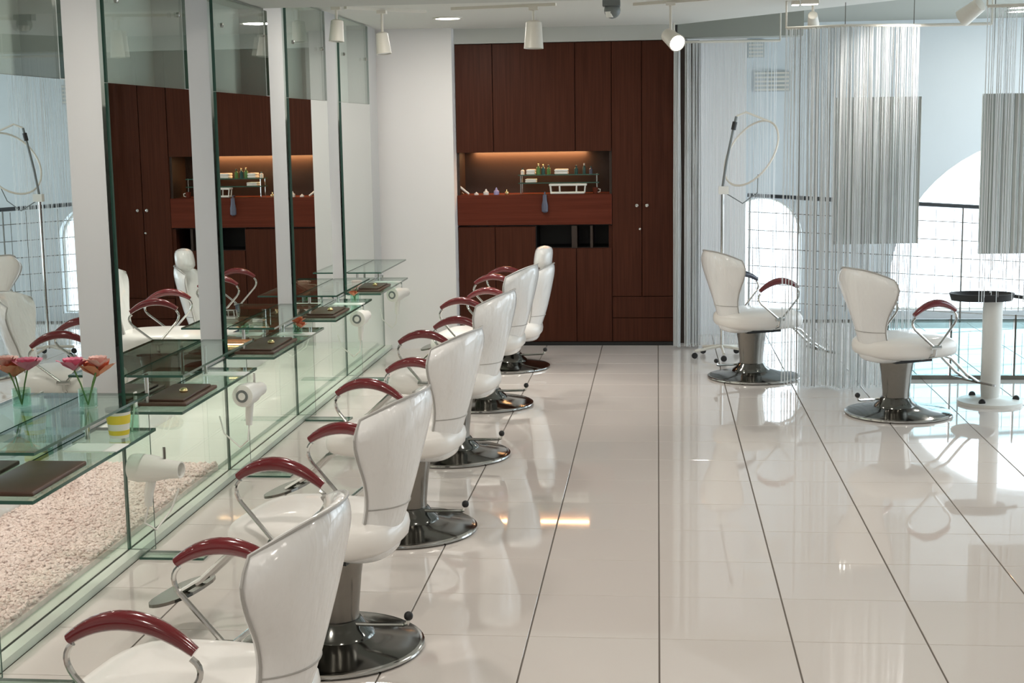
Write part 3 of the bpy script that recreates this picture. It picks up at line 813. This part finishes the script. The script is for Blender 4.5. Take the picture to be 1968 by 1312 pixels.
# A: beside the cabinet, bunched at its left end
PA = [(.13, 11.47), (.42, 11.47), (.95, 11.50)]
t = thing('string_curtain', 'bunched white string curtain hanging at the right end of the cabinets', 'curtain', (0, 0, 0), group='string curtains')
rail(PA, 2.41, t)
strands(path([(.135, 11.46), (.172, 11.45)]), 60, .01, 2.40, .0022, t, 'strand_bunch')
strands(path([(.222, 11.46), (.252, 11.45)]), 44, .01, 2.40, .0022, t, 'strand_bunch')
strands(path([(.27, 11.46), (.33, 11.45)]), 22, .01, 2.40, .0020, t, 'strand_bunch', ('thread', 'thread_grey'))
strands(path([(.32, 11.47), (.93, 11.50)]), 70, .01, 2.40, .0016, t)
# B: curved curtain in the middle
PB = [(.84, 9.72), (1.0, 9.68), (1.2, 9.60), (1.4, 9.63), (1.7, 9.72), (2.15, 9.72)]
t = thing('string_curtain', 'wide white string curtain between the two right hand chairs', 'curtain', (0, 0, 0), group='string curtains')
rail(PB, 2.385, t)
strands(path(PB[:5]), 150, .01, 2.38, .0017, t, mats=('thread', 'thread', 'thread', 'thread_grey'), clump=.006)
strands(path([(.98, 9.66), (1.2, 9.59), (1.38, 9.62)]), 60, .01, 2.38, .0017, t, clump=.01)
# C: right edge
PC = [(1.93, 8.86), (2.2, 8.82), (2.7, 8.70), (3.1, 8.5)]
t = thing('string_curtain', 'white string curtain at the right edge of the picture', 'curtain', (0, 0, 0), group='string curtains')
rail(PC, 2.43, t)
strands(path(PC), 150, .62, 2.42, .0017, t, mats=('thread', 'thread', 'thread', 'thread_grey'), clump=.006, bottom_jit=.35)

# hanging mirrors behind the curtains
def hung_mirror(cx, cy, w, z0, z1, rz, lab):
    t = thing('hanging_mirror', lab, 'mirror', (cx, cy, 0), rz, 'hanging mirrors in the curtained corner')
    MB().box((-w / 2, -.004, z0), (w / 2, .004, z1)).build('mirror_glass', M['mirror'], t)
    MB().box((-w / 2, .004, z0), (w / 2, .018, z1)).build('back_board', M['white_plastic'], t)
    for x in (-w / 2 + .06, w / 2 - .06):
        MB().tube([(x, .012, z1 - .05), (x, .012, 2.66)], .003, 5).build('wire', M['steel'], t)
hung_mirror(1.475, 9.95, .575, .95, 1.935, R(4), 'hanging rectangular mirror behind the wide string curtain')
hung_mirror(2.36, 9.25, .72, .94, 1.93, R(5), 'hanging rectangular mirror at the right picture edge')

# ring hair processor on castors
t = thing('hair_processor', 'ring shaped hair processor on a thin wheeled stand beside the far right chair', 'hair processor', (.49, 11.0, 0))
for k in range(5):
    a = R(200 + 72 * k); q = (.22 * math.cos(a), .22 * math.sin(a))
    l = MB().tube([(0, 0, .09), (q[0], q[1], .06)], .011, 6).build('leg', M['white_metal'], t)
    MB().lathe([(.02, -.009), (.024, 0), (.02, .009)], 14, (q[0], q[1], .0255), axis='y').build('castor', M['rubber'], l, True)
MB().tube([(0, 0, .07), (0, 0, 1.30)], .011, 8).build('pole', M['chrome'], t)
MB().box((-.03, -.025, 1.25), (.045, .025, 1.31)).build('control_box', M['white_plastic'], t)
MB().tube([(.0, 0, 1.30), (.03, 0, 1.50), (.075, 0, 1.72), (.10, 0, 1.83)], .010, 8).build('swing_arm', M['grey_box'], t, True)
MB().tube([(.078, 0, 1.73), (.09, 0, 1.79)], .018, 10).build('joint', M['rubber'], t, True)
rc = Vector((.21, -.02, 1.555)); e1 = Vector((.52, 0, .85)).normalized(); e2 = Vector((.55, -.70, -.28)).normalized()
MB().tube([rc + e1 * .27 * math.cos(2 * math.pi * k / 36) + e2 * .22 * math.sin(2 * math.pi * k / 36) for k in range(36)], .008, 8, closed=True).build('ring', M['white_metal'], t, True)
MB().tube([(.10, 0, 1.83), (.17, -.01, 1.86), tuple(rc + e1 * .27)], .008, 8).build('ring_arm', M['white_metal'], t, True)
MB().tube([(.02, .0, 1.26), (.15, -.02, 1.18), (.26, -.02, 1.26), tuple(rc - e1 * .12 + e2 * .18)], .004, 6).build('cable', M['grey_box'], t, True)

# tray stand at the right
t = thing('tray_stand', 'white pedestal stand with black tray at the right edge', 'stand', (2.09, 9.17, 0))
MB().lathe([(.20, 0), (.20, .02), (.06, .035), (.055, .04)], 28).build('base', M['white_plastic'], t, True)
MB().lathe([(.055, .035), (.06, .10), (.06, .64), (.065, .66)], 24).build('post', M['white_plastic'], t, True)
tr = MB(); n = 28
out = [(.20 * math.copysign(abs(math.cos(2 * math.pi * k / n)) ** .8, math.cos(2 * math.pi * k / n)) - .07, .13 * math.sin(2 * math.pi * k / n)) for k in range(n)]
vs = [(x * .93 - .005, y * .9, .655) for x, y in out] + [(x, y, .70) for x, y in out] + [(x * .95 - .003, y * .94, .70) for x, y in out] + [(x * .9 - .007, y * .88, .672) for x, y in out]
tr.add(vs, [tuple(reversed(range(n)))] + [(i * n + k, i * n + (k + 1) % n, (i + 1) * n + (k + 1) % n, (i + 1) * n + k) for i in range(3) for k in range(n)] + [tuple(3 * n + k for k in range(n))])
tr.build('tray', M['rubber'], t, True)
MB().tube([(.12, .0, .68), (.19, 0, .67)], .012, 8).build('tray_handle', M['rubber'], t, True)
for a in (0, 2.1, 4.2):
    MB().lathe([(.018, -.01), (.022, 0), (.018, .01)], 12, (.16 * math.cos(a), .16 * math.sin(a), .03), axis='y').build('castor', M['rubber'], t, True)

# low cyan glass screen behind the curtain and the steel railing before the windows
t = thing('glass_screen', 'low cyan tinted glass screen on the floor behind the right chairs', 'screen', (1.58, 10.05, 0))
for k in range(3):
    MB().pane((.012 + .43 * k, -.004, .03), (.42 + .43 * k, .004, .42), 1).build('pane', [M['glass_cyan'], M['glass_edge']], t)
MB().box((0, -.02, 0), (1.29, .02, .03)).build('bottom_rail', M['steel'], t)
for k in range(4):
    MB().tube([(.006 + .43 * k - .0, 0, .03), (.006 + .43 * k, 0, .45)], .006, 6).build('post', M['steel'], t)
t = thing('railing', 'dark steel railing with thin wire grid in front of the arched windows', 'railing', (0, 13.0, 0))
def rz_(x): return 1.143 - (x - .86) * .062
MB().tube([(.80, 0, rz_(.80)), (4.3, 0, rz_(4.3))], .019, 8).build('handrail', M['darksteel'], t)
for x in (.82, 1.75, 2.68, 3.6, 4.28):
    MB().tube([(x, 0, 0), (x, 0, rz_(x))], .008, 6).build('post', M['steel'], t)
for z in (.12, .28, .44, .60, .76, .92):
    MB().tube([(.80, 0, z + .08), (4.3, 0, z - .13)], .004, 5).build('wire', M['steel'], t)
for k in range(22):
    x = .9 + k * .155
    MB().tube([(x, 0, .1), (x, 0, rz_(x) - .03)], .003, 5).build('wire', M['steel'], t)

# vents on the window wall
for x0, z0, x1, z1, lb in ((.86, 2.06, 1.18, 2.24, 'grey slatted wall vent high above the small arched window'), (.80, 2.36, .95, 2.52, 'small grey wall vent near the raised ceiling')):
    t = thing('wall_vent', lb, 'vent', (0, YW, 0))
    MB().box((x0, -.02, z0), (x1, 0, z1)).build('frame', M['vent'], t)
    for k in range(5):
        z = z0 + (z1 - z0) * (k + .5) / 5
        MB().box((x0 + .01, -.028, z - .008), (x1 - .01, -.02, z + .008)).build('slat', M['white_metal'], t)
